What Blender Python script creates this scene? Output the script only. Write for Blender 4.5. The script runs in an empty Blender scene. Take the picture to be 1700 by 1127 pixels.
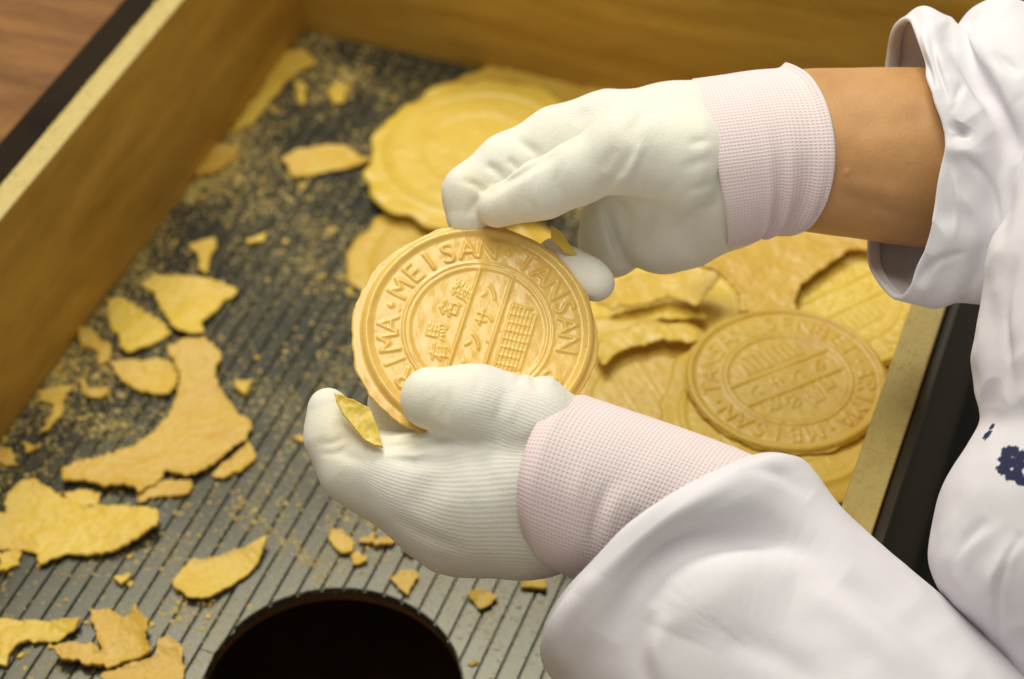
import bpy, math, random
import numpy as np

# ------------------------------------------------------------------ camera, world, light, exposure
sc = bpy.context.scene
F_PX, PITCH, CAM_H, D0, PXCM = 3500.0, math.radians(44.15), 73.5, 81.0, 43.2   # centimetres inside, metres in Blender
cam_data = bpy.data.cameras.new('camera'); cam = bpy.data.objects.new('camera', cam_data)
sc.collection.objects.link(cam); sc.camera = cam
cam.location = (0, 0, CAM_H / 100); cam.rotation_euler = (math.pi / 2 - PITCH, 0, 0)
cam_data.sensor_width = 36; cam_data.lens = F_PX / 1700 * 36
cam_data.clip_start = 0.05; cam_data.clip_end = 50
cam_data.dof.use_dof = True; cam_data.dof.focus_distance = 0.80; cam_data.dof.aperture_fstop = 7.0

world = bpy.data.worlds.new('World'); sc.world = world; world.use_nodes = True
bg = world.node_tree.nodes['Background']
bg.inputs['Color'].default_value = (1.0, 0.965, 0.85, 1); bg.inputs['Strength'].default_value = 0.38

def area_light(name, loc, target, sx, sy, power, color):
    d = bpy.data.lights.new(name, 'AREA'); d.shape = 'RECTANGLE'; d.size = sx; d.size_y = sy
    d.energy = power; d.color = color
    o = bpy.data.objects.new(name, d); sc.collection.objects.link(o); o.location = loc
    from mathutils import Vector
    o.rotation_euler = (Vector(target) - Vector(loc)).to_track_quat('-Z', 'Y').to_euler()
    return o
area_light('ceiling_lamp_far', (-0.24, 1.58, 1.52), (0, 0.75, 0.08), 0.80, 0.36, 17.5, (1.0, 0.97, 0.84))
area_light('ceiling_lamp_near', (-0.20, 0.70, 1.70), (0.0, 0.72, 0.1), 1.05, 0.6, 12.5, (1.0, 0.975, 0.87))
sc.view_settings.view_transform = 'Standard'; sc.view_settings.look = 'None'
sc.view_settings.exposure = 0.05; sc.view_settings.gamma = 1.0

# ------------------------------------------------------------------ frames of reference
rng = np.random.default_rng(7); random.seed(7)
CAMP = np.array([0, 0, CAM_H])
VR = np.array([1.0, 0, 0]); VU = np.array([0, math.sin(PITCH), math.cos(PITCH)]); VW = np.array([0, math.cos(PITCH), -math.sin(PITCH)])
def V(p):
    """a measured point (x, y in photograph units, z = units nearer than the held wafer) -> world centimetres"""
    p = np.asarray(p, float)
    x, y, z = p[..., 0], p[..., 1], p[..., 2]
    d = D0 - z / PXCM
    return CAMP + d[..., None] * (VW + VR * ((x - 850) / F_PX)[..., None] + VU * ((563.5 - y) / F_PX)[..., None])
def on_floor(pts, z=0.0):
    pts = np.asarray(pts, float)
    d = VW + VR * ((pts[:, 0] - 850) / F_PX)[:, None] + VU * ((563.5 - pts[:, 1]) / F_PX)[:, None]
    t = (z - CAM_H) / d[:, 2]
    return CAMP + d * t[:, None]
AZ = math.radians(20.4)
TU = np.array([math.cos(AZ), -math.sin(AZ), 0]); TV = np.array([math.sin(AZ), math.cos(AZ), 0]); TZ = np.array([0, 0, 1.0])
TO = on_floor([(508, 49)])[0]
def T(p):
    """box coordinates (u right along the back wall, v back along the left wall, z) -> world cm"""
    p = np.asarray(p, float)
    return TO + p[..., 0:1] * TU + p[..., 1:2] * TV + p[..., 2:3] * TZ
def to_box(P):
    q = np.asarray(P) - TO
    return np.stack([q @ TU, q @ TV, q[..., 2]], -1)

# ------------------------------------------------------------------ object helpers
def link(o, parent=None):
    sc.collection.objects.link(o)
    if parent is not None: o.parent = parent
    return o
def empty(name, loc_cm):
    o = bpy.data.objects.new(name, None); o.empty_display_size = 0.02
    o.location = tuple(np.asarray(loc_cm) / 100); return link(o)
def tag(o, label=None, cat=None, group=None, kind=None):
    if label: o['label'] = label
    if cat: o['category'] = cat
    if group: o['group'] = group
    if kind: o['kind'] = kind
    return o
def mesh_obj(name, verts, faces, mat, parent=None, smooth=True, attrs=None, origin=None):
    verts = np.asarray(verts, float)
    if origin is None:
        if parent is not None: origin = np.array(parent.matrix_basis.translation) * 100 if parent.type == 'EMPTY' else np.array(parent['_o'])
        else: origin = np.array([*(0.5 * (verts.min(0) + verts.max(0)))[:2], verts[:, 2].min()])
    me = bpy.data.meshes.new(name)
    faces = faces.tolist() if isinstance(faces, np.ndarray) else faces
    me.from_pydata(((verts - origin) / 100).tolist(), [], faces)
    if smooth: me.shade_smooth()
    if attrs:
        for k, a in attrs.items():
            at = me.attributes.new(k, 'FLOAT', 'POINT'); at.data.foreach_set('value', np.asarray(a, np.float32))
    if mat: me.materials.append(mat)
    me.update()
    o = bpy.data.objects.new(name, me)
    if parent is None: o.location = tuple(np.asarray(origin) / 100)
    return link(o, parent)
def prism(name, poly, z0, z1, mat, parent, bev=0.0, frame=T):
    """extruded polygon in box coordinates with a small top chamfer"""
    poly = np.asarray(poly, float); n = len(poly); c = poly.mean(0)
    if bev:
        e = np.roll(poly, -1, 0) - poly; e /= np.maximum(np.linalg.norm(e, axis=1)[:, None], 1e-9)
        nrm = np.stack([-e[:, 1], e[:, 0]], 1); inn = nrm + np.roll(nrm, 1, 0); inn /= np.maximum(np.linalg.norm(inn, axis=1)[:, None], .35)
        rings = [(poly, z0), (poly, z1 - bev), (poly + inn * bev, z1)]
    else: rings = [(poly, z0), (poly, z1)]
    v = np.concatenate([np.c_[p, np.full(n, z)] for p, z in rings]); f = []
    for k in range(len(rings) - 1):
        for i in range(n):
            j = (i + 1) % n; f.append((k * n + i, k * n + j, (k + 1) * n + j, (k + 1) * n + i))
    f.append(tuple(range((len(rings) - 1) * n, len(rings) * n))); f.append(tuple(range(n - 1, -1, -1)))
    return mesh_obj(name, frame(v), f, mat, parent, smooth=False)
def fade(a, lo, hi):
    t = np.clip((a - lo) / (hi - lo), 0, 1); return t * t * (3 - 2 * t)
def vnoise(P, freq, seed=0):
    """smooth value noise, -1..1, P (...,3)"""
    r = np.random.default_rng(seed); tab = r.uniform(-1, 1, (32, 32, 32))
    q = np.asarray(P) * freq; i = np.floor(q).astype(int); f = q - i; f = f * f * (3 - 2 * f); out = 0
    for dx in (0, 1):
        for dy in (0, 1):
            for dz in (0, 1):
                w = (f[..., 0] if dx else 1 - f[..., 0]) * (f[..., 1] if dy else 1 - f[..., 1]) * (f[..., 2] if dz else 1 - f[..., 2])
                out = out + w * tab[(i[..., 0] + dx) % 32, (i[..., 1] + dy) % 32, (i[..., 2] + dz) % 32]
    return out
def surface_nets(f, org, h):
    """isosurface f = 0 of a 3D array as quads"""
    s = f < 0; nx, ny, nz = f.shape
    cnt = np.zeros((nx - 1, ny - 1, nz - 1), np.int8); pos = np.zeros((nx - 1, ny - 1, nz - 1, 3), np.float32); num = np.zeros((nx - 1, ny - 1, nz - 1), np.float32)
    sl = lambda d, n: slice(d, n - 1 + d)
    for ax in range(3):
        for o1 in (0, 1):
            for o2 in (0, 1):
                a = [0, 0, 0]; oth = [k for k in range(3) if k != ax]; a[oth[0]] = o1; a[oth[1]] = o2; b = list(a); b[ax] = 1
                A = f[sl(a[0], nx), sl(a[1], ny), sl(a[2], nz)]; B = f[sl(b[0], nx), sl(b[1], ny), sl(b[2], nz)]
                m = (A < 0) != (B < 0); t = np.where(m, A / np.where(m, A - B, 1), 0)
                num += m
                for k in range(3): pos[..., k] += np.where(m, (t if k == ax else a[k]), 0)
    act = num > 0; idx = -np.ones(act.shape, int); cells = np.argwhere(act); idx[act] = np.arange(len(cells))
    verts = (cells + pos[act] / num[act][:, None]) * h + org
    faces = []
    for ax in range(3):
        A = s; B = np.roll(s, -1, ax); m = A != B
        cut = [slice(1, -1)] * 3; cut[ax] = slice(0, -1)
        mm = np.zeros_like(m); mm[tuple(cut)] = m[tuple(cut)]
        e = np.argwhere(mm); o1, o2 = [k for k in range(3) if k != ax]
        d1 = np.zeros(3, int); d1[o1] = 1; d2 = np.zeros(3, int); d2[o2] = 1
        g = lambda q: idx[q[:, 0], q[:, 1], q[:, 2]]
        q = np.stack([g(e - d1 - d2), g(e - d2), g(e), g(e - d1)], 1)
        flip = s[e[:, 0], e[:, 1], e[:, 2]]
        if ax == 1: flip = ~flip
        q[~flip] = q[~flip][:, ::-1]
        faces.append(q)
    faces = np.concatenate(faces); faces = faces[(faces >= 0).all(1)]
    return verts, faces

# ------------------------------------------------------------------ materials
class NT:
    def __init__(s, name):
        s.m = bpy.data.materials.new(name); s.m.use_nodes = True; s.t = s.m.node_tree
        s.b = s.t.nodes['Principled BSDF']
    def n(s, typ, **kw):
        nd = s.t.nodes.new('ShaderNode' + typ)
        for k, v in kw.items():
            if k.startswith('i_'):
                key = k[2:].replace('_', ' ')
                key = int(key) if key.isdigit() else key
                if hasattr(v, 'is_output'): s.t.links.new(v, nd.inputs[key])
                else: nd.inputs[key].default_value = v
            else: setattr(nd, k, v)
        return nd
    def math(s, op, a, b=None, c=None, clamp=False):
        nd = s.n('Math', operation=op, use_clamp=clamp)
        for i, v in enumerate((a, b, c)):
            if v is None: continue
            if hasattr(v, 'is_output'): s.t.links.new(v, nd.inputs[i])
            else: nd.inputs[i].default_value = v
        return nd.outputs[0]
    def obj(s): return s.n('TexCoord').outputs['Object']
    def gen(s): return s.n('TexCoord').outputs['Generated']
    def mapped(s, vec, scale=(1, 1, 1), rot=(0, 0, 0), loc=(0, 0, 0)):
        return s.n('Mapping', i_Vector=vec, i_Scale=scale, i_Rotation=rot, i_Location=loc).outputs[0]
    def noise(s, vec, scale, detail=3, rough=.55, dist=0.0):
        return s.n('TexNoise', i_Vector=vec, i_Scale=scale, i_Detail=detail, i_Roughness=rough, i_Distortion=dist).outputs[0]
    def ramp(s, fac, stops):
        nd = s.n('ValToRGB', i_Fac=fac); e = nd.color_ramp.elements
        while len(e) < len(stops): e.new(0.5)
        for el, (p, c) in zip(e, stops):
            el.position = p; el.color = (*c, 1) if len(c) == 3 else c
        return nd.outputs[0]
    def mix(s, fac, a, b, mode='MIX'):
        nd = s.n('Mix', data_type='RGBA', blend_type=mode)
        for k, v in ((0, fac), (6, a), (7, b)):
            if hasattr(v, 'is_output'): s.t.links.new(v, nd.inputs[k])
            else: nd.inputs[k].default_value = v if k == 0 else (*v, 1)
        return nd.outputs[2]
    def attr(s, name): return s.n('Attribute', attribute_name=name).outputs['Fac']
    def bump(s, h, strength, dist, prev=None):
        kw = {} if prev is None else {'i_Normal': prev}
        return s.n('Bump', i_Height=h, i_Strength=strength, i_Distance=dist, **kw).outputs[0]
    def out(s, color=None, rough=None, normal=None, **kw):
        for k, v in (('Base Color', color), ('Roughness', rough), ('Normal', normal), *kw.items()):
            if v is None: continue
            if hasattr(v, 'is_output'): s.t.links.new(v, s.b.inputs[k])
            else: s.b.inputs[k].default_value = (*v, 1) if isinstance(v, tuple) and len(v) == 3 and k == 'Base Color' else v
        return s.m

def wood_mat(name, dark, light, axis_scale, rough=.45, rot=0.0, spec=.4):
    m = NT(name); p = m.mapped(m.obj(), rot=(0, 0, rot)); p = m.mapped(p, scale=axis_scale)
    g = m.noise(p, 1.0, 6, .6, .6); g2 = m.noise(m.mapped(p, scale=(5, 5, 5)), 2.0, 4, .6)
    f = m.math('ADD', m.math('MULTIPLY', g, .75), m.math('MULTIPLY', g2, .25))
    col = m.ramp(f, [(.30, dark), (.70, light)])
    return m, col, f
def wall_mat():
    m, col, f = wood_mat('box_wood', (.36, .190, .022), (.66, .40, .075), (7, 7, 45), rot=AZ)
    m2 = m
    # raw board edge on top, dusted with wafer powder
    nz = m.n('SeparateXYZ', i_Vector=m.n('NewGeometry').outputs['Normal']).outputs[2]
    d = m.noise(m.obj(), 160, 4, .7); edge = m.mix(m.math('GREATER_THAN', d, .45), (.48, .355, .115), (.52, .40, .14))
    col = m.mix(m.math('GREATER_THAN', nz, .55), col, edge)
    return m.out(col, .42, m.bump(f, .25, .001), **{'Specular IOR Level': .35})
M = {}
M['wall'] = wall_mat()
m, col, f = wood_mat('dark_casing', (.010, .006, .003), (.026, .015, .007), (8, 8, 60), rot=AZ); M['casing'] = m.out(col, .85, m.bump(f, .3, .001), **{'Specular IOR Level': .12})
m, col, f = wood_mat('bottom_board_wood', (.10, .045, .016), (.20, .10, .04), (30, 30, 60), rot=AZ); M['board'] = m.out(col, .6)
m, col, f = wood_mat('table_wood', (.075, .025, .007), (.30, .135, .036), (9, 60, 60), rot=.25); M['table'] = m.out(col, .6, m.bump(f, .2, .001), **{'Specular IOR Level': .2})
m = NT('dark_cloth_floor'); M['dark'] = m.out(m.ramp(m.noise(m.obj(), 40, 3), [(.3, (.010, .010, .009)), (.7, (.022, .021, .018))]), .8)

def mat_rubber():
    m = NT('ribbed_mat_rubber'); p = m.obj()
    tone = m.noise(p, 9, 4, .6)
    col = m.ramp(tone, [(.3, (.030, .031, .025)), (.7, (.050, .050, .038))])
    rn = m.n('ObjectInfo').outputs['Random']; col = m.mix(m.math('MULTIPLY', rn, .5), col, (.050, .049, .037))
    d1 = m.noise(p, 420, 3, .65); d2 = m.noise(p, 16, 4, .65); d3 = m.noise(p, 1500, 2, .6)
    thr = m.math('SUBTRACT', .765, m.math('MULTIPLY', d2, .32))
    speck = m.math('MULTIPLY', m.math('SUBTRACT', d1, thr), 14, clamp=True)
    haze = m.math('MULTIPLY', m.math('SUBTRACT', d2, .43), .95, clamp=True)
    haze = m.math('MULTIPLY', haze, m.math('MULTIPLY', m.math('SUBTRACT', d3, .35), 2.2, clamp=True))
    col = m.mix(haze, col, (.40, .34, .14)); col = m.mix(m.math('MULTIPLY', speck, .85), col, (.52, .38, .12))
    r = m.math('ADD', .20, m.math('MULTIPLY', m.math('MAXIMUM', haze, speck), .55))
    return m.out(col, r, m.bump(m.math('ADD', d3, speck), .10, .0006), **{'Specular IOR Level': .36, 'Specular Tint': (1, .95, .76, 1)})
M['mat'] = mat_rubber()

def wafer_mat(name, base, pale, gloss, fine=1.0, sss=.05):
    m = NT(name); p = m.obj(); rnd = m.n('ObjectInfo').outputs['Random']
    a = m.noise(p, 28, 4, .6); b = m.noise(p, 260 * fine, 3, .6); c = m.noise(p, 900, 2, .6)
    col = m.mix(m.math('MULTIPLY', m.math('SUBTRACT', a, .3), 1.5, clamp=True), base, pale)
    toast = m.math('MULTIPLY', m.math('SUBTRACT', b, .60), 2.2, clamp=True)
    col = m.mix(m.math('MULTIPLY', toast, .35), col, tuple(x * .72 for x in base))
    patch = m.math('MULTIPLY', m.math('SUBTRACT', m.noise(m.mapped(p, loc=(.3, .1, .2)), 55, 5, .65, .4), .52), 3.0, clamp=True)
    col = m.mix(m.math('MULTIPLY', patch, .75), col, (base[0] * .88, base[1] * .72, base[2] * .55))
    hs = m.n('HueSaturation', i_Color=col); m.t.links.new(m.math('ADD', .492, m.math('MULTIPLY', rnd, .016)), hs.inputs['Hue'])
    m.t.links.new(m.math('ADD', .88, m.math('MULTIPLY', rnd, .2)), hs.inputs['Value'])
    pores = m.math('MULTIPLY', m.math('SUBTRACT', m.noise(p, 330, 1), .70), 8, clamp=True)
    h = m.math('SUBTRACT', m.math('ADD', m.math('MULTIPLY', b, .7), m.math('MULTIPLY', c, .3)), m.math('MULTIPLY', pores, .6))
    col2 = m.mix(m.math('MULTIPLY', pores, .5), hs.outputs[0], (.35, .17, .03))
    return m.out(col2, gloss, m.bump(h, .35, .0006), **{'Subsurface Weight': sss, 'Subsurface Radius': (.006, .003, .001), 'Subsurface Scale': .25, 'Specular IOR Level': .5})
M['wafer'] = wafer_mat('wafer_crust', (.63, .415, .045), (.68, .49, .088), .40)
M['wafer_held'] = wafer_mat('wafer_fresh', (.74, .465, .095), (.78, .53, .15), .22)
M['powder'] = wafer_mat('powder_crumbs', (.58, .45, .12), (.66, .55, .22), .8)
M['flake'] = wafer_mat('flake_crust', (.60, .38, .038), (.67, .47, .085), .5, 1.6)

def glove_mat():
    m = NT('glove_knit'); p = m.obj(); ku = m.attr('knit_u'); kv = m.attr('knit_v'); coat = m.attr('coat')
    wob = m.math('MULTIPLY', m.noise(p, 60, 2), 1.2)
    rib = m.math('ADD', m.math('MULTIPLY', m.math('SINE', m.math('ADD', ku, wob)), .5), .5)
    st = m.math('ADD', m.math('MULTIPLY', m.math('SINE', kv), .5), .5)
    pat = m.math('ADD', m.math('MULTIPLY', rib, .8), m.math('MULTIPLY', m.math('MULTIPLY', rib, st), .25))
    amt = m.math('SUBTRACT', 1.0, m.math('MULTIPLY', coat, .93))
    knit = m.math('MULTIPLY', pat, amt); fuzz = m.noise(p, 1800, 2)
    col = m.mix(coat, (.755, .735, .675), (.775, .757, .665))
    col = m.mix(m.math('MULTIPLY', m.math('SUBTRACT', 1.0, rib), m.math('MULTIPLY', amt, .22)), col, (.60, .53, .46))
    dirt = m.math('MULTIPLY', m.math('SUBTRACT', m.noise(p, 45, 4, .65), .60), 1.6, clamp=True)
    col = m.mix(m.math('MULTIPLY', dirt, .35), col, (.72, .58, .30))
    stain = m.math('MULTIPLY', m.attr('stain'), m.math('MULTIPLY', m.math('SUBTRACT', m.noise(p, 120, 4, .7), .25), 1.6, clamp=True))
    col = m.mix(m.math('MULTIPLY', stain, .6), col, (.70, .55, .26))
    mesh_ = m.n('TexWave', i_Vector=m.mapped(p, rot=(.4, .6, .9)), i_Scale=420.0, i_Distortion=1.5, i_Detail=1.0).outputs[1]
    crs = m.noise(m.mapped(p, scale=(1, 1, 1)), 95, 4, .6, .8)
    n1 = m.bump(knit, .19, .0005); n2 = m.bump(fuzz, .35, .0005, n1); n2 = m.bump(mesh_, .07, .0004, n2); n2 = m.bump(crs, .16, .002, n2)
    return m.out(col, .75, n2, **{'Subsurface Weight': .12, 'Subsurface Radius': (.006, .005, .004), 'Subsurface Scale': .3, 'Sheen Weight': .15, 'Specular IOR Level': .25})
M['glove'] = glove_mat()
def cuff_mat():
    m = NT('glove_cuff_knit'); ku = m.attr('knit_u'); kv = m.attr('knit_v'); p = m.obj()
    a = m.math('ADD', m.math('MULTIPLY', m.math('SINE', ku), .5), .5); b = m.math('ADD', m.math('MULTIPLY', m.math('SINE', kv), .5), .5)
    hole = m.math('MULTIPLY', a, b); hole = m.math('POWER', hole, .8)
    tone = m.attr('tone')
    pink = m.mix(tone, (.71, .55, .565), (.62, .40, .44))
    col = m.mix(m.math('MULTIPLY', hole, .80), m.mix(tone, (.80, .71, .71), (.77, .64, .65)), pink)
    n = m.bump(m.math('SUBTRACT', 1.0, hole), .35, .0007)
    n = m.bump(m.noise(p, 1600, 2), .15, .0004, n)
    return m.out(col, .8, n, **{'Subsurface Weight': .1, 'Subsurface Radius': (.006, .004, .004), 'Subsurface Scale': .3, 'Specular IOR Level': .2})
M['cuff'] = cuff_mat()
def cloth_mat(name, flowers=()):
    m = NT(name); p = m.obj(); w = m.mapped(p, scale=(1, 1, 1))
    v1 = m.n('TexWave', i_Vector=w, i_Scale=520.0).outputs[1]; v2 = m.n('TexWave', i_Vector=m.mapped(p, rot=(0, 1.57, .6)), i_Scale=520.0).outputs[1]
    big = m.noise(p, 14, 3)
    col = m.ramp(big, [(.3, (.70, .665, .715)), (.7, (.73, .705, .735))])
    mask = None
    for (c, r) in flowers:
        dl = m.n('VectorMath', operation='DISTANCE', i_0=p, i_1=c).outputs[1]
        nn = m.math('MULTIPLY', m.math('SUBTRACT', m.noise(p, 520, 2), .5), r * 1.5)
        k = m.math('MULTIPLY', m.math('SUBTRACT', r, m.math('ADD', dl, nn)), 2500, clamp=True)
        mask = k if mask is None else m.math('MAXIMUM', mask, k)
    if mask is not None: col = m.mix(m.math('MULTIPLY', mask, .97), col, (.014, .017, .065))
    n = m.bump(m.math('ADD', m.noise(p, 2200, 2), m.math('MULTIPLY', m.math('ADD', v1, v2), .12)), .22, .0004); n = m.bump(m.noise(p, 90, 3), .12, .0015, n)
    return m.out(col, .95, n, **{'Specular IOR Level': .08})
M['cloth'] = cloth_mat('white_cotton')
m = NT('arm_skin'); p = m.obj()
c1 = m.ramp(m.noise(p, 35, 4, .6), [(.3, (.44, .22, .078)), (.7, (.56, .30, .115))])
c1 = m.mix(m.math('MULTIPLY', m.math('SUBTRACT', m.noise(p, 130, 1), .74), 5, clamp=True), c1, (.30, .13, .06))
vor = m.n('TexVoronoi', i_Vector=p, i_Scale=900.0).outputs[0]
M['skin'] = m.out(c1, .48, m.bump(vor, .15, .0004), **{'Subsurface Weight': .25, 'Subsurface Radius': (.010, .004, .002), 'Subsurface Scale': .4, 'Specular IOR Level': .4})

# ------------------------------------------------------------------ the setting: table tops
def quad_struct(name, box, mat, bev=.15):
    (u0, u1, v0, v1, z0, z1) = box
    o = prism(name, [(u0, v0), (u1, v0), (u1, v1), (u0, v1)], z0, z1, mat, None, bev)
    return tag(o, kind='structure')
WALL_H, BOX_W, FRONT = 10.9, 39.9, -62.0
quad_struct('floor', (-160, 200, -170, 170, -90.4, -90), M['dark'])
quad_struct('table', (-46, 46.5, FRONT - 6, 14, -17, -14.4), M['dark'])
ct = quad_struct('wooden_counter', (-80, -3.45, -90, 60, 5.5, 9.0), M['table'])

# ------------------------------------------------------------------ the wooden box
box = empty('wooden_box', T((BOX_W / 2, FRONT / 2, -14.3))); tag(box, 'deep wooden box with varnished walls and crumb-dusted top edges', 'box')
def board(name, u0, u1, v0, v1, z0, z1, mat, bev=.06): return prism(name, [(u0, v0), (u1, v0), (u1, v1), (u0, v1)], z0, z1, mat, box, bev)
board('side_wall', -1.25, 0, FRONT, 1.4, -14.2, WALL_H, M['wall'])
board('side_wall', BOX_W, BOX_W + 1.45, FRONT, 1.4, -14.2, WALL_H, M['wall'])
board('end_wall', .002, BOX_W - .002, 0, 1.4, -14.2, WALL_H + 1.8, M['wall'])
board('end_wall', .002, BOX_W - .002, FRONT, FRONT + 1.4, -14.2, WALL_H - .02, M['wall'])
board('outer_casing', -3.15, -1.27, FRONT - .5, 2.0, -14.3, WALL_H - .35, M['casing'])
m, col, f = wood_mat('olive_casing', (.022, .014, .005), (.05, .034, .011), (8, 8, 60), rot=AZ); M['olive'] = m.out(col, .6, m.bump(f, .3, .001))
board('outer_casing', BOX_W + 1.47, BOX_W + 1.95, FRONT - .5, 2.0, -14.3, WALL_H - .5, M['olive'])
board('floor_panel', .002, BOX_W - .002, FRONT + 1.402, -.002, -14.2, -13.4, M['board'])
HU, HV, HR = 20.85, -43.2, 5.6
def ring_sheet(name, z0, z1, R, mat, parent, u0, u1, v0, v1, n=96):
    """rectangular board with a round hole"""
    th = np.linspace(0, 2 * math.pi, n, endpoint=False); ci = np.c_[HU + R * np.cos(th), HV + R * np.sin(th)]
    out = []
    for t in th:
        d = np.array([math.cos(t), math.sin(t)]); k = min(((u1 if d[0] > 0 else u0) - HU) / d[0] if abs(d[0]) > 1e-9 else 1e9, ((v1 if d[1] > 0 else v0) - HV) / d[1] if abs(d[1]) > 1e-9 else 1e9)
        out.append((HU + d[0] * k, HV + d[1] * k))
    for cu, cv in ((u0, v0), (u1, v0), (u0, v1), (u1, v1)):
        a = math.atan2(cv - HV, cu - HU) % (2 * math.pi); out[int(round(a / (2 * math.pi) * n)) % n] = (cu, cv)
    out = np.array(out); v = np.concatenate([np.c_[q, np.full(n, z)] for q, z in ((out, z0), (ci, z0), (ci, z1), (out, z1))]); f = []
    for k in range(4):
        for i in range(n):
            j = (i + 1) % n; a, b = k * n, ((k + 1) % 4) * n
            f.append((a + i, b + i, b + j, a + j))
    return mesh_obj(name, T(v), f, mat, parent, smooth=False)
ring_sheet('bottom_board', -.88, -.42, HR + .05, M['board'], box, .003, BOX_W - .003, FRONT + 1.403, -.003)

# ribbed mat lying on the bottom board: a backing sheet and one mesh per rib
mat_o = empty('ribbed_mat', T((BOX_W / 2, FRONT / 2, -.415))); tag(mat_o, 'dark grey ribbed rubber mat with a round hole, lining the box', 'mat')
ring_sheet('backing', -.415, -.16, HR - .02, M['mat'], mat_o, .006, BOX_W - .006, FRONT + 1.406, -.006)
PITCHU, GAP = 0.905, 0.10
k = 0; u = .03
while u + PITCHU < BOX_W:
    a, b = u + GAP / 2, u + PITCHU - GAP / 2; v0, v1 = FRONT + 1.42, -.02
    if b > HU - HR and a < HU + HR:
        us = np.linspace(a, b, 8); dy = np.sqrt(np.maximum(HR ** 2 - (us - HU) ** 2, 0))
        far = [(x, HV + d) for x, d in zip(us, dy)] + [(b, v1), (a, v1)]
        near = [(a, v0), (b, v0)] + [(x, HV - d) for x, d in zip(us[::-1], dy[::-1])]
        prism('rib', far, -.158, random.uniform(-.012, 0), M['mat'], mat_o, .035); prism('rib', near, -.158, 0, M['mat'], mat_o, .035)
    else: prism('rib', [(a, v0), (b, v0), (b, v1), (a, v1)], -.158, random.uniform(-.012, 0), M['mat'], mat_o, .035)
    u += PITCHU

# ------------------------------------------------------------------ wafers
def text_tris(body):
    cu = bpy.data.curves.new('t', 'FONT'); cu.body = body; cu.align_x = 'CENTER'; cu.size = 1.0; cu.resolution_u = 4
    o = bpy.data.objects.new('t', cu); sc.collection.objects.link(o)
    dg = bpy.context.evaluated_depsgraph_get(); dg.update(); me = o.evaluated_get(dg).to_mesh()
    me.calc_loop_triangles(); vs = np.array([v.co[:2] for v in me.vertices]); tr = np.array([t.vertices[:] for t in me.loop_triangles])
    tri = vs[tr] if len(tr) else np.zeros((0, 3, 2))
    bpy.data.objects.remove(o); bpy.data.curves.remove(cu)
    return tri
GN, GE = 880, 4.8
grid = np.zeros((GN, GN), np.float32)
def raster(tri, val=1.0):
    for t in (tri + GE) / (2 * GE) * (GN - 1):
        lo = np.maximum(np.floor(t.min(0)).astype(int), 0); hi = np.minimum(np.ceil(t.max(0)).astype(int) + 1, GN)
        if (hi <= lo).any(): continue
        X, Y = np.meshgrid(np.arange(lo[0], hi[0]), np.arange(lo[1], hi[1]))
        e = [(t[(i + 1) % 3][0] - t[i][0]) * (Y - t[i][1]) - (t[(i + 1) % 3][1] - t[i][1]) * (X - t[i][0]) for i in range(3)]
        m = ((e[0] >= -.5) & (e[1] >= -.5) & (e[2] >= -.5)) | ((e[0] <= .5) & (e[1] <= .5) & (e[2] <= .5))
        sub = grid[lo[1]:hi[1], lo[0]:hi[0]]; sub[m] = val
def place(tri, size, ang, cx, cy):
    c, s = math.cos(ang), math.sin(ang); q = tri * size
    return np.stack([q[..., 0] * c - q[..., 1] * s + cx, q[..., 0] * s + q[..., 1] * c + cy], -1)
RING = 4.46
ring_text = 'ARIMA·MEISAN·TANSAN SENBEI·'
def stroke(a, b, w):
    a, b = np.array(a, float), np.array(b, float); d = (b - a) / np.linalg.norm(b - a); n = np.array([-d[1], d[0]]) * w / 2
    return np.array([[a + n, b + n, b - n], [a + n, b - n, a - n]])
for i, ch in enumerate(ring_text):                     # reads clockwise, tops outwards, 'A·M' at the top
    if ch == ' ': continue
    a = math.pi / 2 - (i - 5.0) * 2 * math.pi / 27
    if ch == '·':
        for q in range(4): raster(place(stroke((-.09, 0), (.09, 0), .18), 1, a + q * .4, 3.50 * math.cos(a), 3.50 * math.sin(a)))
        continue
    t = text_tris(ch)
    t = t - np.array([0, .36]); t[..., 0] *= .95
    raster(place(t, 1.22, a - math.pi / 2, 3.50 * math.cos(a), 3.50 * math.sin(a)))
CJK = {}
for ch, (x, y, s) in zip('有馬名産', ((-1.35, 1.08, .82), (-.48, 1.38, .82), (.48, 1.38, .82), (1.35, 1.08, .82))):
    t = text_tris(ch)
    if len(t): raster(place(t - t.reshape(-1, 2).mean(0), s, .12 * -x, x, y))
for i, ch in enumerate('タンサン'):
    t = text_tris(ch)
    if len(t): raster(place(t - t.reshape(-1, 2).mean(0), .80, 0, -1.65 + i * 1.1, 0.02))
for i in range(9):                                      # hatched panel under the band
    x = -1.5 + i * .36; raster(stroke((x, -1.0), (x + .05, -2.0 + .06 * abs(i - 4)), .07))
for i in range(7): raster(stroke((-1.55 + .06 * i, -1.02 - i * .16), (1.5 - .05 * i, -.98 - i * .165), .065))
raster(stroke((-2.55, .66), (2.55, .66), .12)); raster(stroke((-2.55, -.66), (2.55, -.66), .12))
def gblur(a, s):
    k = np.exp(-.5 * (np.arange(-int(3 * s), int(3 * s) + 1) / s) ** 2); k /= k.sum()
    a = np.apply_along_axis(lambda r: np.convolve(r, k, 'same'), 0, a); return np.apply_along_axis(lambda r: np.convolve(r, k, 'same'), 1, a)
relief = gblur(grid, 3.3)
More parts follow.
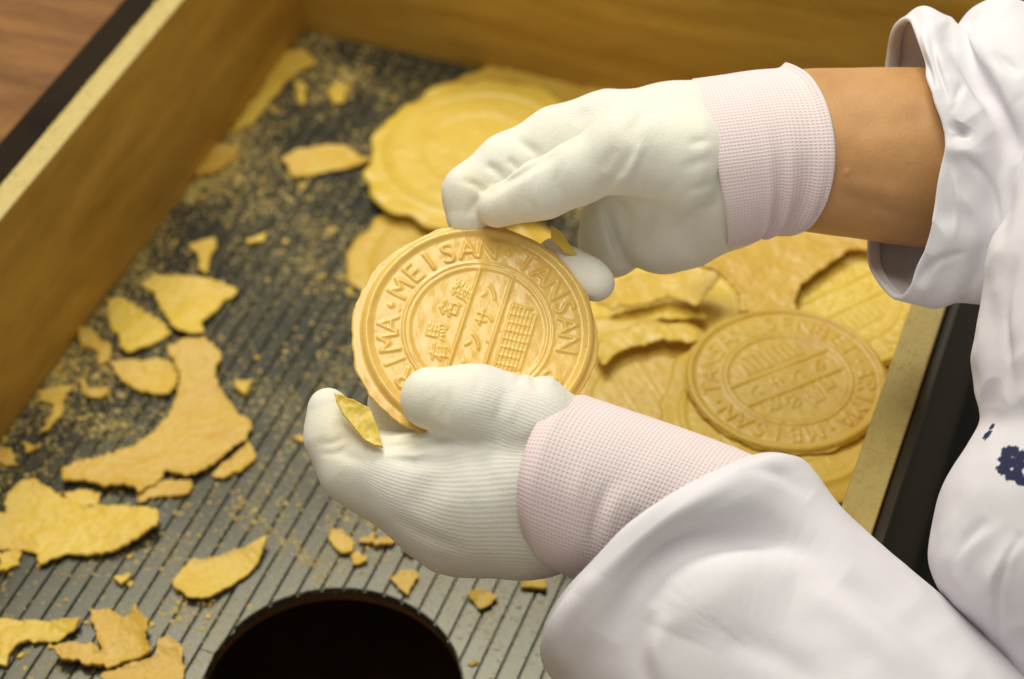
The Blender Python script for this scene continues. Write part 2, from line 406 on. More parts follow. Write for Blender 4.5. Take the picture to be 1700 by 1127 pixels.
def sample_relief(x, y):
    gx = np.clip((x + GE) / (2 * GE) * (GN - 1), 0, GN - 1.001); gy = np.clip((y + GE) / (2 * GE) * (GN - 1), 0, GN - 1.001)
    ix, iy = gx.astype(int), gy.astype(int); fx, fy = gx - ix, gy - iy
    return (relief[iy, ix] * (1 - fx) * (1 - fy) + relief[iy, ix + 1] * fx * (1 - fy) + relief[iy + 1, ix] * (1 - fx) * fy + relief[iy + 1, ix + 1] * fx * fy)
def wafer_mesh(name, burr, mat, nt=720, nr=150, letters=1.0, ring_amp=1.0, warp=.0, seed=0, thick=.30):
    """moulded round wafer: raised rim, lettering band, inner ring, uneven thin flange; local cm coordinates"""
    th = np.linspace(0, 2 * math.pi, nt, endpoint=False); cs = np.stack([np.cos(th), np.sin(th), np.full(nt, seed * 3.1)], -1)
    edge = burr(th) + .07 * vnoise(cs * 4, 2.1, seed) + .045 * vnoise(cs * 4, 4.3, seed + 1) + .014 * vnoise(cs * 4, 13, seed + 2)
    r = np.linspace(0, 1, nr + 1)[1:, None]; rr = np.where(r < .93, r / .93 * RING * .985, RING * .985 + (r - .93) / .07 * (edge[None] - RING * .985))
    X, Y = rr * np.cos(th), rr * np.sin(th); g = lambda c, s: np.exp(-.5 * ((rr - c) / s) ** 2)
    h = thick + ring_amp * (.105 * g(4.27, .11) + .045 * g(2.87, .055) + .03 * g(2.68, .05) - .02 * g(4.02, .1)) + .075 * letters * sample_relief(X, Y) * np.clip(.95 + .5 * vnoise(np.stack([X, Y, X * 0 + seed], -1), .5, seed + 20), .35, 1.3) - .03 * fade(-rr, -2.65, -2.5)
    h = h - (thick * .45) * fade(rr, 4.38, 4.52) * np.ones_like(X)
    P = np.stack([X, Y, X * 0 + seed], -1)
    h = h + .012 * vnoise(P, 3.0, seed + 5) + .03 * vnoise(P, .7, seed + 6) + fade(rr, 4.4, 5.5) * .10 * vnoise(P, 1.1, seed + 8)
    w = warp * (X ** 2 - Y ** 2) / 18
    h[-1] -= .04
    top = np.stack([X, Y, h + w], -1).reshape(-1, 3)
    nb = 6; rb = np.linspace(1, .0, nb, endpoint=False)[:, None]
    Xb, Yb = rb * X[-1] * .997, rb * Y[-1] * .997; wb = warp * (Xb ** 2 - Yb ** 2) / 18
    bot = np.stack([Xb, Yb, np.minimum(.03 * rb, h[-1] * .5) * 1.0 + wb], -1).reshape(-1, 3)
    verts = np.concatenate([[[0, 0, thick + .085 * letters * float(sample_relief(np.array(0.), np.array(0.))) - .03]], top, bot, [[0, 0, 0]]])
    f = []; I = np.arange(nt); J = (I + 1) % nt
    f += np.stack([np.zeros(nt, int), 1 + I, 1 + J], 1).tolist()
    for k in range(nr + nb - 1): f += np.stack([1 + k * nt + I, 1 + (k + 1) * nt + I, 1 + (k + 1) * nt + J, 1 + k * nt + J], 1).tolist()
    L = 1 + (nr + nb - 1) * nt; f += np.stack([L + I, np.full(nt, len(verts) - 1), L + J], 1).tolist()
    me = bpy.data.meshes.new(name); me.from_pydata((verts / 100).tolist(), [], f); me.shade_smooth(); me.materials.append(mat); me.update()
    return me
from mathutils import Matrix, Vector
def put_wafer(me, pos, normal, spin, label, group=None, scale=1.0, name='wafer', xref=None):
    """xref: direction for the wafer's local +x before the spin"""
    n = np.asarray(normal, float); n /= np.linalg.norm(n)
    x = np.asarray(VR if xref is None else xref, float); x = x - n * (x @ n); x /= np.linalg.norm(x); y = np.cross(n, x)
    R = Matrix((x, y, n)).transposed() @ Matrix.Rotation(spin, 3, 'Z')
    o = bpy.data.objects.new(name, me); o.matrix_world = Matrix.Translation(Vector(np.asarray(pos) / 100)) @ R.to_4x4() @ Matrix.Scale(scale, 4)
    link(o); tag(o, label, 'wafer', group); return o
thin_burr = lambda th: RING + .10 + .16 * np.maximum(0, np.sin(th - .63)) * 2.0 + .10 * np.maximum(0, np.sin(3 * th + .5))
trim_burr = lambda th: RING + .05 + 0 * th
def wide_burr(seed, lo=.5, hi=1.3):
    r = np.random.default_rng(seed); ph = r.uniform(0, 6.28, 6)
    return lambda th: RING + lo + hi * .35 * (1 + .6 * np.sin(2 * th + ph[0]) + .4 * np.sin(3 * th + ph[1]) + .28 * np.sin(7 * th + ph[2]) + .2 * np.sin(13 * th + ph[3]) + .12 * np.sin(23 * th + ph[4]))
held_me = wafer_mesh('held_wafer', thin_burr, M['wafer_held'], seed=1, thick=.26)
trim_me = wafer_mesh('trimmed_wafer', trim_burr, M['wafer'], seed=2, letters=.8, thick=.2)
pan_me = [wafer_mesh('pancake_wafer', wide_burr(s), M['wafer'], 480, 90, .2, .6, .05, s, .2) for s in (11, 12, 13)]
stack_me = wafer_mesh('stacked_wafer', trim_burr, M['wafer'], 160, 30, .0, 1.0, 0, 3)
tilt = math.radians(24.9)
n_held = -VW * math.cos(tilt) + VU * math.sin(tilt) + VR * .045
held_c = V(np.array([794., 547., 0.]))
put_wafer(held_me, held_c - n_held * .26, n_held, math.radians(74), 'glossy trimmed wafer held up between two gloved hands', name='wafer')

# stacks of trimmed wafers in the right half of the box
def stack(px, py, ztop, count_label, top_label, spin, tilt_xy=(0, 0), me_top=None, scale=1.0, step=.365, only_top=False):
    top = on_floor([(px, py)], ztop)[0]; n = np.array([tilt_xy[0], tilt_xy[1], 1.0])
    put_wafer(me_top or trim_me, top - np.array([0, 0, .40]), n, spin, top_label, scale=scale)
    if only_top: return
    z = ztop - .42 - step; r = np.random.default_rng(int(px))
    while z > 0.0:
        p = top + np.array([*r.uniform(-.18, .18, 2), 0]); p[2] = z
        if z < step: p[2] = .005
        put_wafer(stack_me, p, (tilt_xy[0] * .6, tilt_xy[1] * .6, 1), r.uniform(0, 6), count_label, count_label, scale)
        z -= step
stack(1307, 622, 7.4, '', 'fully visible lettered wafer lying on top beside the box wall', math.radians(-152), only_top=True)
stack(1296, 685, 7.12, 'wafer in the stack under the lettered wafer', 'broad untrimmed wafer directly under the fully visible lettered wafer', 1.0, (.02, .04), pan_me[2])
stack(1392, 492, 6.5, 'wafer in the stack below the sleeve of the bare arm', 'lettered wafer partly covered by the three-armed flange piece', math.radians(30), (-.05, -.04))
stack(1075, 660, 4.6, 'wafer in the low stack behind the lower glove', 'wafer with wide rim topping the low stack behind the lower glove', 2.0, (.03, -.03), pan_me[1])
stack(1085, 520, 3.6, 'wafer in the stack behind the upper palm', 'wafer with torn rim in the pile behind the upper palm', 0.4, (-.02, .05), pan_me[0])
def single(px, py, z, spin, label, k, scale=1.0, tl=(0, 0)):
    p = on_floor([(px, py)], z)[0]
    return put_wafer(pan_me[k], p, (tl[0], tl[1], 1), spin, label, scale=scale)
single(760, 440, .02, 1.9, 'untrimmed wafer lying flat, mostly hidden behind the held wafer', 2, 1.0)
single(792, 252, 1.0, .4, 'untrimmed wafer with wide wavy flange and plain ring, beside the index finger', 0, 1.13, (-.05, -.02))
single(905, 188, .2, 2.6, 'darker untrimmed wafer peeping out behind the wavy-flanged wafer at the far wall', 1, 1.0)
single(1060, 205, .55, 3.3, 'untrimmed wafer hidden below the upper glove at the far wall', 2, 1.0, (-.1, 0))

# ------------------------------------------------------------------ flakes: torn flange pieces
def poly_sdf(P, poly):
    d = np.full(P.shape[:-1], 1e9); ins = np.zeros(P.shape[:-1], bool); n = len(poly)
    for i in range(n):
        a, b = poly[i], poly[(i + 1) % n]; e = b - a; w = P - a
        t = np.clip((w @ e) / max(e @ e, 1e-12), 0, 1); d = np.minimum(d, ((w - t[..., None] * e) ** 2).sum(-1))
        c = (a[1] > P[..., 1]) != (b[1] > P[..., 1])
        ins ^= c & (P[..., 0] < e[0] * (P[..., 1] - a[1]) / (e[1] if e[1] else 1e-12) + a[0])
    return np.where(ins, -1, 1) * np.sqrt(d)
def flake(pts, z0, label, seed, thick=.17, curl=.35, mat=None, name='wafer_flake', group=None, cell=None, tilt2=(0, 0), frame=None, cat='wafer flake', ragged=1.0):
    """torn sheet with ragged edge, thickness and curl. pts: outline in photograph units, laid on the height z0 (cm)"""
    if frame is None:
        W3 = on_floor(pts, z0 + .1); o = W3.mean(0); ax, ay, az = np.array([1., 0, 0]), np.array([0, 1., 0]), np.array([0, 0, 1.])
    else: W3, ax, ay, az = frame; o = W3.mean(0)
    poly = np.stack([(W3 - o) @ ax, (W3 - o) @ ay], -1)
    size = np.ptp(poly, 0); h = cell or max(.045, min(.085, size.max() / 90))
    lo = poly.min(0) - .35; hi = poly.max(0) + .35; zt = curl + .5
    gx, gy = np.arange(lo[0], hi[0], h), np.arange(lo[1], hi[1], h); gz = np.arange(-.35, zt, h * .8)
    P = np.stack(np.meshgrid(gx, gy, indexing='ij'), -1); P3 = np.concatenate([P, np.full(P.shape[:-1] + (1,), seed * 1.7)], -1)
    d = poly_sdf(P, poly) + ragged * (.10 * vnoise(P3, 1.6, seed) + .09 * vnoise(P3, 4.5, seed + 1) + .05 * vnoise(P3, 11, seed + 2))
    r = np.random.default_rng(seed); ph = r.uniform(0, 6.28)
    q = P[..., 0] * math.cos(ph) + P[..., 1] * math.sin(ph); L = max(size.max() * .5, .5)
    base = curl * (q / L) ** 2 * .75 + .10 * curl / .35 * (vnoise(P3, .55, seed + 3) + .6) + .022 * vnoise(P3, 2.2, seed + 4) + .008 * vnoise(P3, 7, seed + 9) + tilt2[0] * P[..., 0] + tilt2[1] * P[..., 1]
    base = base - base[d < 0].min() if (d < 0).any() else base
    base = np.minimum(base, zt - thick - .12)
    t = thick * (.5 + .16 * vnoise(P3, 1.3, seed + 6) + .10 * vnoise(P3, 5, seed + 7)); t = np.maximum(t + .06 * np.exp(d / .18) * np.maximum(vnoise(P3, .9, seed + 12) + .2, 0), .03)
    f = np.maximum(d[..., None], np.abs(gz[None, None] * 1.0 - (base + t)[..., None]) - t[..., None])
    v, fc = surface_nets(f, np.array([lo[0], lo[1], gz[0]]), np.array([h, h, h * .8]))
    if len(v) == 0: return None
    wv = o - az * .1 + v[:, :1] * ax + v[:, 1:2] * ay + v[:, 2:3] * az
    ob = mesh_obj(name, wv, fc, mat or M['flake']); tag(ob, label, cat, group); return ob
def C(x0, y0, s, pts): return [(x0 + a / s, y0 + b / s) for a, b in pts]
c6 = lambda *p: C(0, 420, 1.594, p); cb = lambda *p: C(240, 860, 2.43, p); c7 = lambda *p: C(0, 0, 2.45, p); c8 = lambda *p: C(960, 370, 2.21, p)
FL = [
 (c6((440,265),(500,240),(545,240),(585,280),(570,330),(600,390),(670,455),(650,500),(600,530),(570,565),(500,595),(440,585),(430,600),(370,640),(330,620),(270,625),(230,605),(165,610),(160,580),(200,560),(280,545),(360,510),(420,460),(460,400),(475,330)), .10, 'largest crescent-shaped wafer flake with a broad torn end', .35),
 (c6((380,85),(410,65),(490,72),(560,75),(630,100),(620,120),(590,130),(570,160),(535,190),(540,220),(500,225),(450,200),(430,150),(405,110)), .06, 'fan-shaped wafer flake with a pointed corner, touching a square one', .3),
 (c6((285,130),(320,125),(370,150),(420,180),(455,215),(410,240),(340,275),(320,250),(290,180)), .02, 'four-sided wafer flake beside the fan-shaped one near the left wall', .3),
 (c6((295,300),(360,290),(440,285),(475,310),(470,360),(440,380),(380,375),(320,345)), .0, 'small flake tucked against the neck of the largest crescent flake', .2),
 (c6((20,650),(60,610),(95,605),(150,640),(230,675),(330,680),(425,690),(420,735),(380,760),(300,795),(180,805),(105,830),(90,800),(30,785),(0,790),(-40,760),(-30,700),(15,700)), .06, 'wide boat-shaped wafer flake with a pointed tip, below the crescent flake', .4),
 (c6((470,850),(510,815),(580,805),(650,785),(705,768),(690,820),(650,860),(590,895),(530,925),(490,915),(458,880)), .03, 'smooth leaf-shaped wafer flake lying alone beside the round hole', .3),
 (c6((0,965),(40,975),(120,975),(210,980),(205,1000),(150,1030),(50,1035),(25,1065),(20,1095),(-40,1090),(-60,1000)), .03, 'long tapering wafer flake left of the crumpled one', .3),
 (c6((150,1060),(190,1040),(240,1035),(270,1060),(250,990),(240,945),(290,945),(330,970),(360,950),(390,990),(395,1070),(330,1090),(290,1105),(210,1085),(160,1095)), .08, 'crumpled wafer flake with several lobes', .45),
 (c6((270,1127),(330,1100),(410,1075),(415,1030),(450,1020),(480,1050),(485,1110),(480,1150),(290,1160)), .05, 'knobbly wafer flake at the rim of the round hole', .4),
 (c6((360,640),(430,605),(490,598),(512,620),(500,640),(420,645),(370,660)), .0, 'small sliver under the lower edge of the largest crescent flake', .1),
 (c6((562,590),(600,560),(660,505),(685,540),(640,580),(590,600)), .0, 'slim flake under the right end of the largest crescent flake', .15),
 (c6((110,390),(100,370),(150,360),(185,355),(175,390),(165,430),(130,470),(105,480),(135,440),(145,400)), .0, 'hook-shaped shred of wafer near the left wall', .15),
 (c6((222,335),(240,362),(290,360),(275,388),(235,384),(218,358)), .0, 'tiny curved shred of wafer beside the hook-shaped one', .1),
 (c6((0,520),(30,522),(40,558),(10,565),(-12,540)), .0, 'small blunt flake against the left wall', .1),
 (c6((60,498),(105,518),(72,530)), .0, 'tiny triangular flake near the left wall', .05),
 (c6((300,862),(348,852),(320,880)), .0, 'tiny flake below the tip of the boat-shaped one', .05),
 (c6((768,486),(818,483),(802,503)), .0, 'tiny flake beside the lower glove fingertip', .05),
 (c6((622,338),(668,343),(652,383),(628,372)), .0, 'small round crumb of wafer right of the crescent flake', .1),
 (c6((-5,795),(60,793),(50,822),(0,848)), .0, 'small flake under the corner of the boat-shaped one', .1),
 (c6((160,640),(210,628),(268,640),(260,668),(200,672)), .0, 'thin pale flake between the crescent and boat-shaped ones', .05),
 (c6((205,200),(240,205),(300,262),(290,290),(262,300),(262,260),(215,245)), .0, 'ragged crumbly flake along the left wall', .15),
 (cb((740,90),(760,55),(800,55),(845,95),(835,140),(800,150),(770,120)), .0, 'rounded ragged flake below the lower glove knuckles', .15),
 (cb((855,95),(930,62),(928,86),(1008,78),(1008,102),(930,112),(900,108)), .0, 'forked thin flake below the lower glove', .1),
 (cb((825,155),(860,138),(908,160),(890,184),(840,192)), .0, 'small flake under the rounded ragged one', .1),
 (cb((985,250),(1030,220),(1100,215),(1108,240),(1080,280),(1070,320),(1020,290)), .0, 'dull greenish heart-shaped flake beyond the round hole', .15),
 (cb((1310,310),(1350,285),(1400,295),(1420,330),(1400,360),(1350,365),(1330,335)), .0, 'small crinkled flake right of the round hole', .2),
 (cb((1505,270),(1515,235),(1610,235),(1615,285),(1530,288)), .0, 'squarish flake under the heel of the lower glove', .1),
 (cb((1038,122),(1092,133),(1082,158)), .0, 'tiny flake under the lower glove edge', .05),
 (c7((795,715),(830,650),(880,590),(975,600),(970,640),(880,705),(800,725)), .0, 'slanted flake leaning along the left wall', .2),
 (c7((760,1000),(885,965),(860,1060),(840,1120),(810,1100),(805,1030)), .0, 'triangular flake standing out alone on the dark mat', .2),
 (c7((1000,980),(1085,948),(1062,990),(1010,996)), .0, 'tiny slim flake right of the triangular one', .05),
 (c7((1335,370),(1360,342),(1422,358),(1402,425),(1350,425)), .0, 'small round flake at the far end of the mat', .1),
 (c7((1150,660),(1200,620),(1300,600),(1390,590),(1450,630),(1510,660),(1400,695),(1200,725)), .0, 'paddle-shaped flake pointing at the wavy-flanged wafer', .25),
 (c7((960,500),(1040,400),(1150,215),(1240,210),(1285,260),(1200,300),(1110,400),(1020,510),(945,548)), .0, 'long crumbly drift of broken wafer in the far left corner', .15),
 (c7((1200,340),(1240,350),(1245,430),(1215,425)), .0, 'thin upright-looking shred near the far left corner', .05),
]
for i, (pts, z, lab, curl) in enumerate(FL): flake(pts, z, lab, 40 + i * 7, curl=curl)
# torn flange pieces lying on the stacks
flake(c8((370,150),(450,110),(550,80),(580,50),(680,50),(760,28),(870,35),(960,60),(1065,65),(1060,120),(1000,112),(940,150),(870,190),(820,230),(805,275),(800,330),(600,330),(590,260),(540,210),(470,180)), 6.65, 'large three-armed flange piece lying over the stacked wafers', 501, .15, .30, M['wafer'])
flake(c8((60,300),(150,218),(280,170),(400,160),(530,200),(480,250),(430,312),(330,270),(230,300),(120,325)), 4.7, 'curved flange piece reaching under the palm of the upper glove', 511, .13, .4, M['wafer'])
flake(c8((70,360),(200,318),(330,300),(450,306),(470,350),(300,358),(180,388)), 4.15, 'dark-edged broken flange piece below the curved one', 521, .12, .2, M['wafer'])
flake(c8((60,480),(100,420),(220,370),(380,372),(450,400),(440,440),(300,430),(160,470),(90,520)), 5.0, 'pale flange strip along the rim of the low stack', 531, .13, .3, M['wafer'])

# crumbs: the larger ones singly, the powder as one mass
def crumb_mesh(i):
    r = np.random.default_rng(900 + i); n = int(r.integers(6, 9)); th = np.sort(r.uniform(0, 6.28, n)); rad = r.uniform(.55, 1.0, n)
    x, y = rad * np.cos(th), rad * np.sin(th) * r.uniform(.5, .9); t = r.uniform(.2, .45)
    v = np.concatenate([np.c_[x, y, x * 0], np.c_[x * .85, y * .85, t + r.uniform(-.1, .1, n)], [[0, 0, t * 1.15]]]); f = [(k, (k + 1) % n, n + (k + 1) % n, n + k) for k in range(n)] + [(n + k, n + (k + 1) % n, 2 * n) for k in range(n)] + [tuple(range(n - 1, -1, -1))]
    return v, f
protos = [crumb_mesh(i) for i in range(10)]
crumb_me = []
for v, f in protos:
    me = bpy.data.meshes.new('wafer_crumb'); me.from_pydata((v / 100).tolist(), [], f); me.materials.append(M['flake']); me.update(); crumb_me.append(me)
def density(u, v):
    P = np.stack([u, v, u * 0], -1)
    n = .5 + .5 * vnoise(P, .22, 83) ; n2 = .5 + .5 * vnoise(P, .7, 78)
    d = (n * .72 + n2 * .5) ** 3.6
    d = d * (.35 + 1.5 * np.exp(-u / 3.0)) + .9 * np.exp(-u / .7) * (.3 + n2)
    d = d * (1 - .75 * fade(u, 13, 22) * fade(-v, 24, 33)) 
    d[(u - HU) ** 2 + (v - HV) ** 2 < (HR + .25) ** 2] = 0
    return d
def scatter(n, r):
    out = []
    while sum(map(len, out)) < n:
        u, v = r.uniform(.1, 30, 20000), r.uniform(-50, -.3, 20000); k = r.uniform(0, 1.9, 20000) < density(u, v); out.append(np.c_[u, v][k])
    return np.concatenate(out)[:n]
r = np.random.default_rng(5)
extra = to_box(on_floor(np.c_[r.normal(170, 110, 14), r.normal(1040, 60, 14)]))[:, :2]; extra = extra[(extra[:, 0] > .4) & (np.hypot(extra[:, 0] - HU, extra[:, 1] - HV) > HR + .4)]
for q in np.concatenate([scatter(280, r), extra]):
    o = bpy.data.objects.new('wafer_crumb', crumb_me[int(r.integers(10))]); s = float(r.uniform(.12, .34) * r.uniform(.6, 1))
    o.location = tuple(T(np.array([q[0], q[1], .004])) / 100); o.scale = (s, s, s * .8); o.rotation_euler = (0, 0, r.uniform(0, 6.28)); link(o)
    tag(o, 'small broken wafer crumb scattered on the ribbed mat', 'crumb', 'crumbs scattered on the ribbed mat')
def powder(name, pos, sizes, label, r):
    vs, fs, off = [], [], 0
    for p, s in zip(pos, sizes):
        n = 4; a = r.uniform(0, 6.28) + np.array([0, 1.6, 3.1, 4.6]) + r.uniform(-.4, .4, 4); rad = s * r.uniform(.5, 1, 4)
        b = np.c_[rad * np.cos(a), rad * np.sin(a), np.zeros(4)]; tp = np.array([[0, 0, s * r.uniform(.3, .7)]])
        vs.append(np.concatenate([b, tp]) + p); fs += [(off, off + 1, off + 4), (off + 1, off + 2, off + 4), (off + 2, off + 3, off + 4), (off + 3, off, off + 4)]; off += 5
    o = mesh_obj(name, np.concatenate(vs), fs, M['powder'], smooth=False); tag(o, label, 'powder', kind='stuff')
q = scatter(17000, r); powder('wafer_powder', T(np.c_[q, np.full(len(q), .003)]), r.gamma(2, .028, len(q)) + .024, 'fine yellow wafer powder strewn over the ribbed mat', r)
n = 1800; uu = r.uniform(-1.2, -.02, n) ; vv = r.uniform(-40, 1, n); uu = np.where(r.uniform(0, 1, n) < .5, -1.22 + np.abs(r.normal(0, .25, n)), uu); uu = np.clip(uu, -1.22, -.06)
powder('edge_powder', T(np.c_[uu, vv, np.full(n, WALL_H + .002)]), r.gamma(2, .022, n) + .012, 'wafer powder caked along the top edge of the left box wall', r)
n = 1500; uu = r.uniform(BOX_W + .06, BOX_W + 1.38, n); vv = r.uniform(-45, -12, n)
powder('edge_powder', T(np.c_[uu, vv, np.full(n, WALL_H + .002)]), r.gamma(2, .014, n) + .012, 'wafer powder dusting the top edge of the box wall next to the stacks', r)

# ------------------------------------------------------------------ the person: gloves, arm, sleeves, coat
person = empty('person', (52, 62, 0)); tag(person, 'person in white work coat and knitted white gloves trimming a wafer', 'person')
def catmull(pts, n, closed=False):
    pts = np.asarray(pts, float); m = len(pts); t = np.linspace(0, m if closed else m - 1, n, endpoint=not closed); i = np.minimum(np.floor(t).astype(int), m - 1 if closed else m - 2); f = (t - i)[:, None] if pts.ndim == 2 else (t - i)[:, None, None]
    g = (lambda k: pts[k % m]) if closed else (lambda k: pts[np.clip(k, 0, m - 1)])
    p0, p1, p2, p3 = g(i - 1), g(i), g(i + 1), g(i + 2)
    return .5 * (2 * p1 + (p2 - p0) * f + (2 * p0 - 5 * p1 + 4 * p2 - p3) * f ** 2 + (3 * p1 - p0 - 3 * p2 + p3) * f ** 3)
def cone_d(P, a, b, ra, rb):
    e = b - a; w = P - a; t = np.clip((w @ e) / (e @ e), 0, 1); return np.linalg.norm(w - t[..., None] * e, axis=-1) - (ra + (rb - ra) * t)
def smin(a, b, k):
    h = np.clip(.5 + .5 * (b - a) / k, 0, 1); return b + (a - b) * h - k * h * (1 - h)
S = 1 / PXCM
VB = np.stack([VR, VU, -VW], 0)              # working frame of the hands: right, up, towards the front
def hand(name, chains, dents, coat_fn, label, ribs, h=.062, noise=.035):
    """chains: list of (points[(x,y,z,r)], k_inside, k_join); dents: (polyline xy, width, depth, zmin)"""
    loc = lambda p: (V(np.asarray(p, float)[..., :3]) - held_c) @ VB.T
    allp = [(loc(np.array(c[0])), np.array([q[3] for q in c[0]]) / PXCM) for c in chains]
    lo = np.min([(p - r[:, None]).min(0) for p, r in allp], 0) - .4; hi = np.max([(p + r[:, None]).max(0) for p, r in allp], 0) + .4
    ax = [np.arange(lo[k], hi[k], h) for k in range(3)]
    P = np.stack(np.meshgrid(*ax, indexing='ij'), -1)
    def field(P, want=False):
        tot = None; each = []
        for (p, r), (c, kin, kj, *_o) in zip(allp, chains):
            d = None
            for i in range(len(p) - 1):
                q = cone_d(P, p[i], p[i + 1], r[i], r[i + 1]); d = q if d is None else smin(d, q, kin / PXCM)
            each.append(d); tot = d if tot is None else smin(tot, d, kj / PXCM)
        return (tot, each) if want else tot
    f = field(P)
    near = np.abs(f) < .6; Q = P[near]; add = noise * vnoise(Q, .55, 3) + noise * .35 * vnoise(Q, 1.6, 4)
    for line, w, dep, zmin in dents:
        L = loc(np.array([(x, y, 60.) for x, y in line])); d = np.full(len(Q), 1e9); tg = np.zeros(len(Q))
        for i in range(len(L) - 1):
            a, b = L[i, :2], L[i + 1, :2]; e = b - a; ww = Q[:, :2] - a; t = np.clip(ww @ e / (e @ e), 0, 1); q_ = np.linalg.norm(ww - t[:, None] * e, axis=1); tg = np.where(q_ < d, (i + t) / (len(L) - 1), tg); d = np.minimum(d, q_)
        s = w / PXCM; add = add + dep / PXCM * np.exp(-(d / s) ** 2) * (.1 + 1.2 * 4 * tg * (1 - tg)) * fade(Q[:, 2], zmin / PXCM - .8, zmin / PXCM + .2)
    f[near] += add
    v, fc = surface_nets(f.astype(np.float32), lo, h)
    # relax a little
    e = np.concatenate([fc[:, [0, 1]], fc[:, [1, 2]], fc[:, [2, 3]], fc[:, [3, 0]]]); deg = np.bincount(e.ravel(), minlength=len(v))[:, None]
    for _ in range(3):
        acc = np.zeros_like(v)
        for k in range(3): acc[:, k] = np.bincount(e[:, 0], v[e[:, 1], k], len(v)) + np.bincount(e[:, 1], v[e[:, 0], k], len(v))
        v = v * .5 + .5 * acc / np.maximum(deg, 1)
    _, each = field(v, True); own = np.argmin(np.stack([d - b for d, b in zip(each, [0] * len(each))]), 0)
    ws = np.exp(-np.stack(each) / .22 + np.min(each, 0) / .22); ws /= ws.sum(0); ku = np.zeros(len(v)); kv = np.zeros(len(v))
    for ci, (p, r) in enumerate(allp):
        ax_ = catmull(np.c_[p, r], 60); c3_, rad = ax_[:, :3], ax_[:, 3]; D = np.gradient(c3_, axis=0); D /= np.linalg.norm(D, axis=1)[:, None]
        for _ in range(25): D[1:-1] = (D[:-2] + 2 * D[1:-1] + D[2:]) / 4
        D /= np.linalg.norm(D, axis=1)[:, None]; n1 = np.array([0, 0, 1.]) - D * D[:, 2:3]; n1 /= np.linalg.norm(n1, axis=1)[:, None]; n2 = np.cross(D, n1)
        L = np.r_[0, np.cumsum(np.linalg.norm(np.diff(c3_, axis=0), axis=1))]
        an = np.zeros(len(v)); tt = np.zeros(len(v)); den = np.zeros(len(v)) + 1e-12; sx = np.zeros(len(v)); cx = np.zeros(len(v))
        dmin = np.min([np.linalg.norm(v - c3_[i], axis=1) - rad[i] for i in range(60)], 0)
        for i in range(60):                                   # soft blend over the axis keeps the ribs running smoothly
            w = v - c3_[i]; g = np.exp(-(np.linalg.norm(w, axis=1) - rad[i] - dmin) / .12); ln = np.maximum(np.hypot(w @ n2[i], w @ n1[i]), 1e-6)
            sx += g * (w @ n2[i]) / ln; cx += g * (w @ n1[i]) / ln; tt += g * L[i]; den += g
        an = np.arctan2(sx, cx); off = chains[ci][3] if len(chains[ci]) > 3 else 0.0
        ku += ws[ci] * (an * np.median(rad) + off) * ribs; kv += ws[ci] * tt / den * 2 * math.pi / .11
    W = held_c + v @ VB; stain = np.zeros(len(v))
    for x, y, rr in ((822, 350, 34), (560, 690, 40), (575, 740, 40), (640, 700, 40), (790, 300, 26), (690, 690, 40), (755, 330, 24)):
        stain += np.exp(-((v[:, 0] / S + 794 - x) ** 2 + (547 - v[:, 1] / S - y) ** 2) / rr ** 2)
    o = mesh_obj(name, W, fc, M['glove'], person, attrs={'knit_u': ku, 'knit_v': kv, 'coat': coat_fn(v, own), 'stain': stain}); o['label'] = label; return o
S = 1 / PXCM
lower = [
 ([(1000, 822, 62, 110), (905, 808, 64, 130), (800, 815, 62, 114), (700, 805, 48, 82), (592, 772, 22, 58), (556, 722, 12, 45), (545, 676, 6, 33)], 30, 40),   # back of hand and index finger
 ([(985, 792, 58, 100), (885, 708, 102, 76), (790, 674, 112, 61), (716, 660, 98, 51)], 30, 13, 2.5),                         # thumb
 ([(860, 850, 30, 108), (760, 850, 10, 100), (650, 800, -12, 62), (600, 770, -22, 52)], 30, 45, -1.0),                         # curled fingers below
 ([(770, 765, 5, 58), (700, 718, -14, 46), (662, 692, -20, 39), (643, 668, -24, 33)], 25, 5),                                # middle finger behind the wafer
]
ldent = [([(764, 724), (700, 737), (625, 744)], 7, 6, 10), ([(735, 640), (720, 690)], 10, 2.0, 60), ([(640, 845), (560, 790)], 26, 2, 0), ([(770, 760), (690, 765), (640, 752)], 10, 4, 20),
         ([(880, 612), (895, 650)], 8, 4, 60), ([(868, 600), (858, 640)], 6, 3, 60), ([(915, 600), (915, 640)], 9, -2.5, 60), ([(930, 615), (960, 700)], 14, 2, 60), ([(560, 750), (612, 765)], 9, 3, 0), ([(757, 728), (738, 785), (690, 845)], 26, 7, 40), ([(748, 640), (742, 700)], 7, 2.5, 80), ([(800, 612), (790, 660)], 9, 2, 80), ([(730, 735), (690, 752), (610, 752)], 7, -3, 20), ([(585, 720), (555, 735), (525, 738)], 6, 2.2, 0), ([(590, 735), (560, 752), (528, 752)], 6, 2.0, 0), ([(840, 640), (825, 690), (832, 730)], 8, 2.4, 80), ([(858, 650), (846, 700)], 7, -1.8, 80), ([(770, 720), (800, 760), (812, 820)], 16, 3, 60), ([(650, 850), (700, 880), (780, 905)], 12, 2.5, 20)]
def coat_low(v, own):
    x = v[:, 0] / S + 794; y = 547 - v[:, 1] / S
    tip = np.maximum(fade(-x, -650, -575), (own == 1) * fade(-x, -830, -745)); palm = (own == 3) * 1.0
    inner = fade(-y, -790, -740) * fade(-x, -770, -700)
    return np.clip(np.maximum(np.maximum(tip, palm), inner), 0, 1)
hand('glove', lower, ldent, coat_low, 'white knitted glove on the hand holding the wafer with its thumb', 46.0)
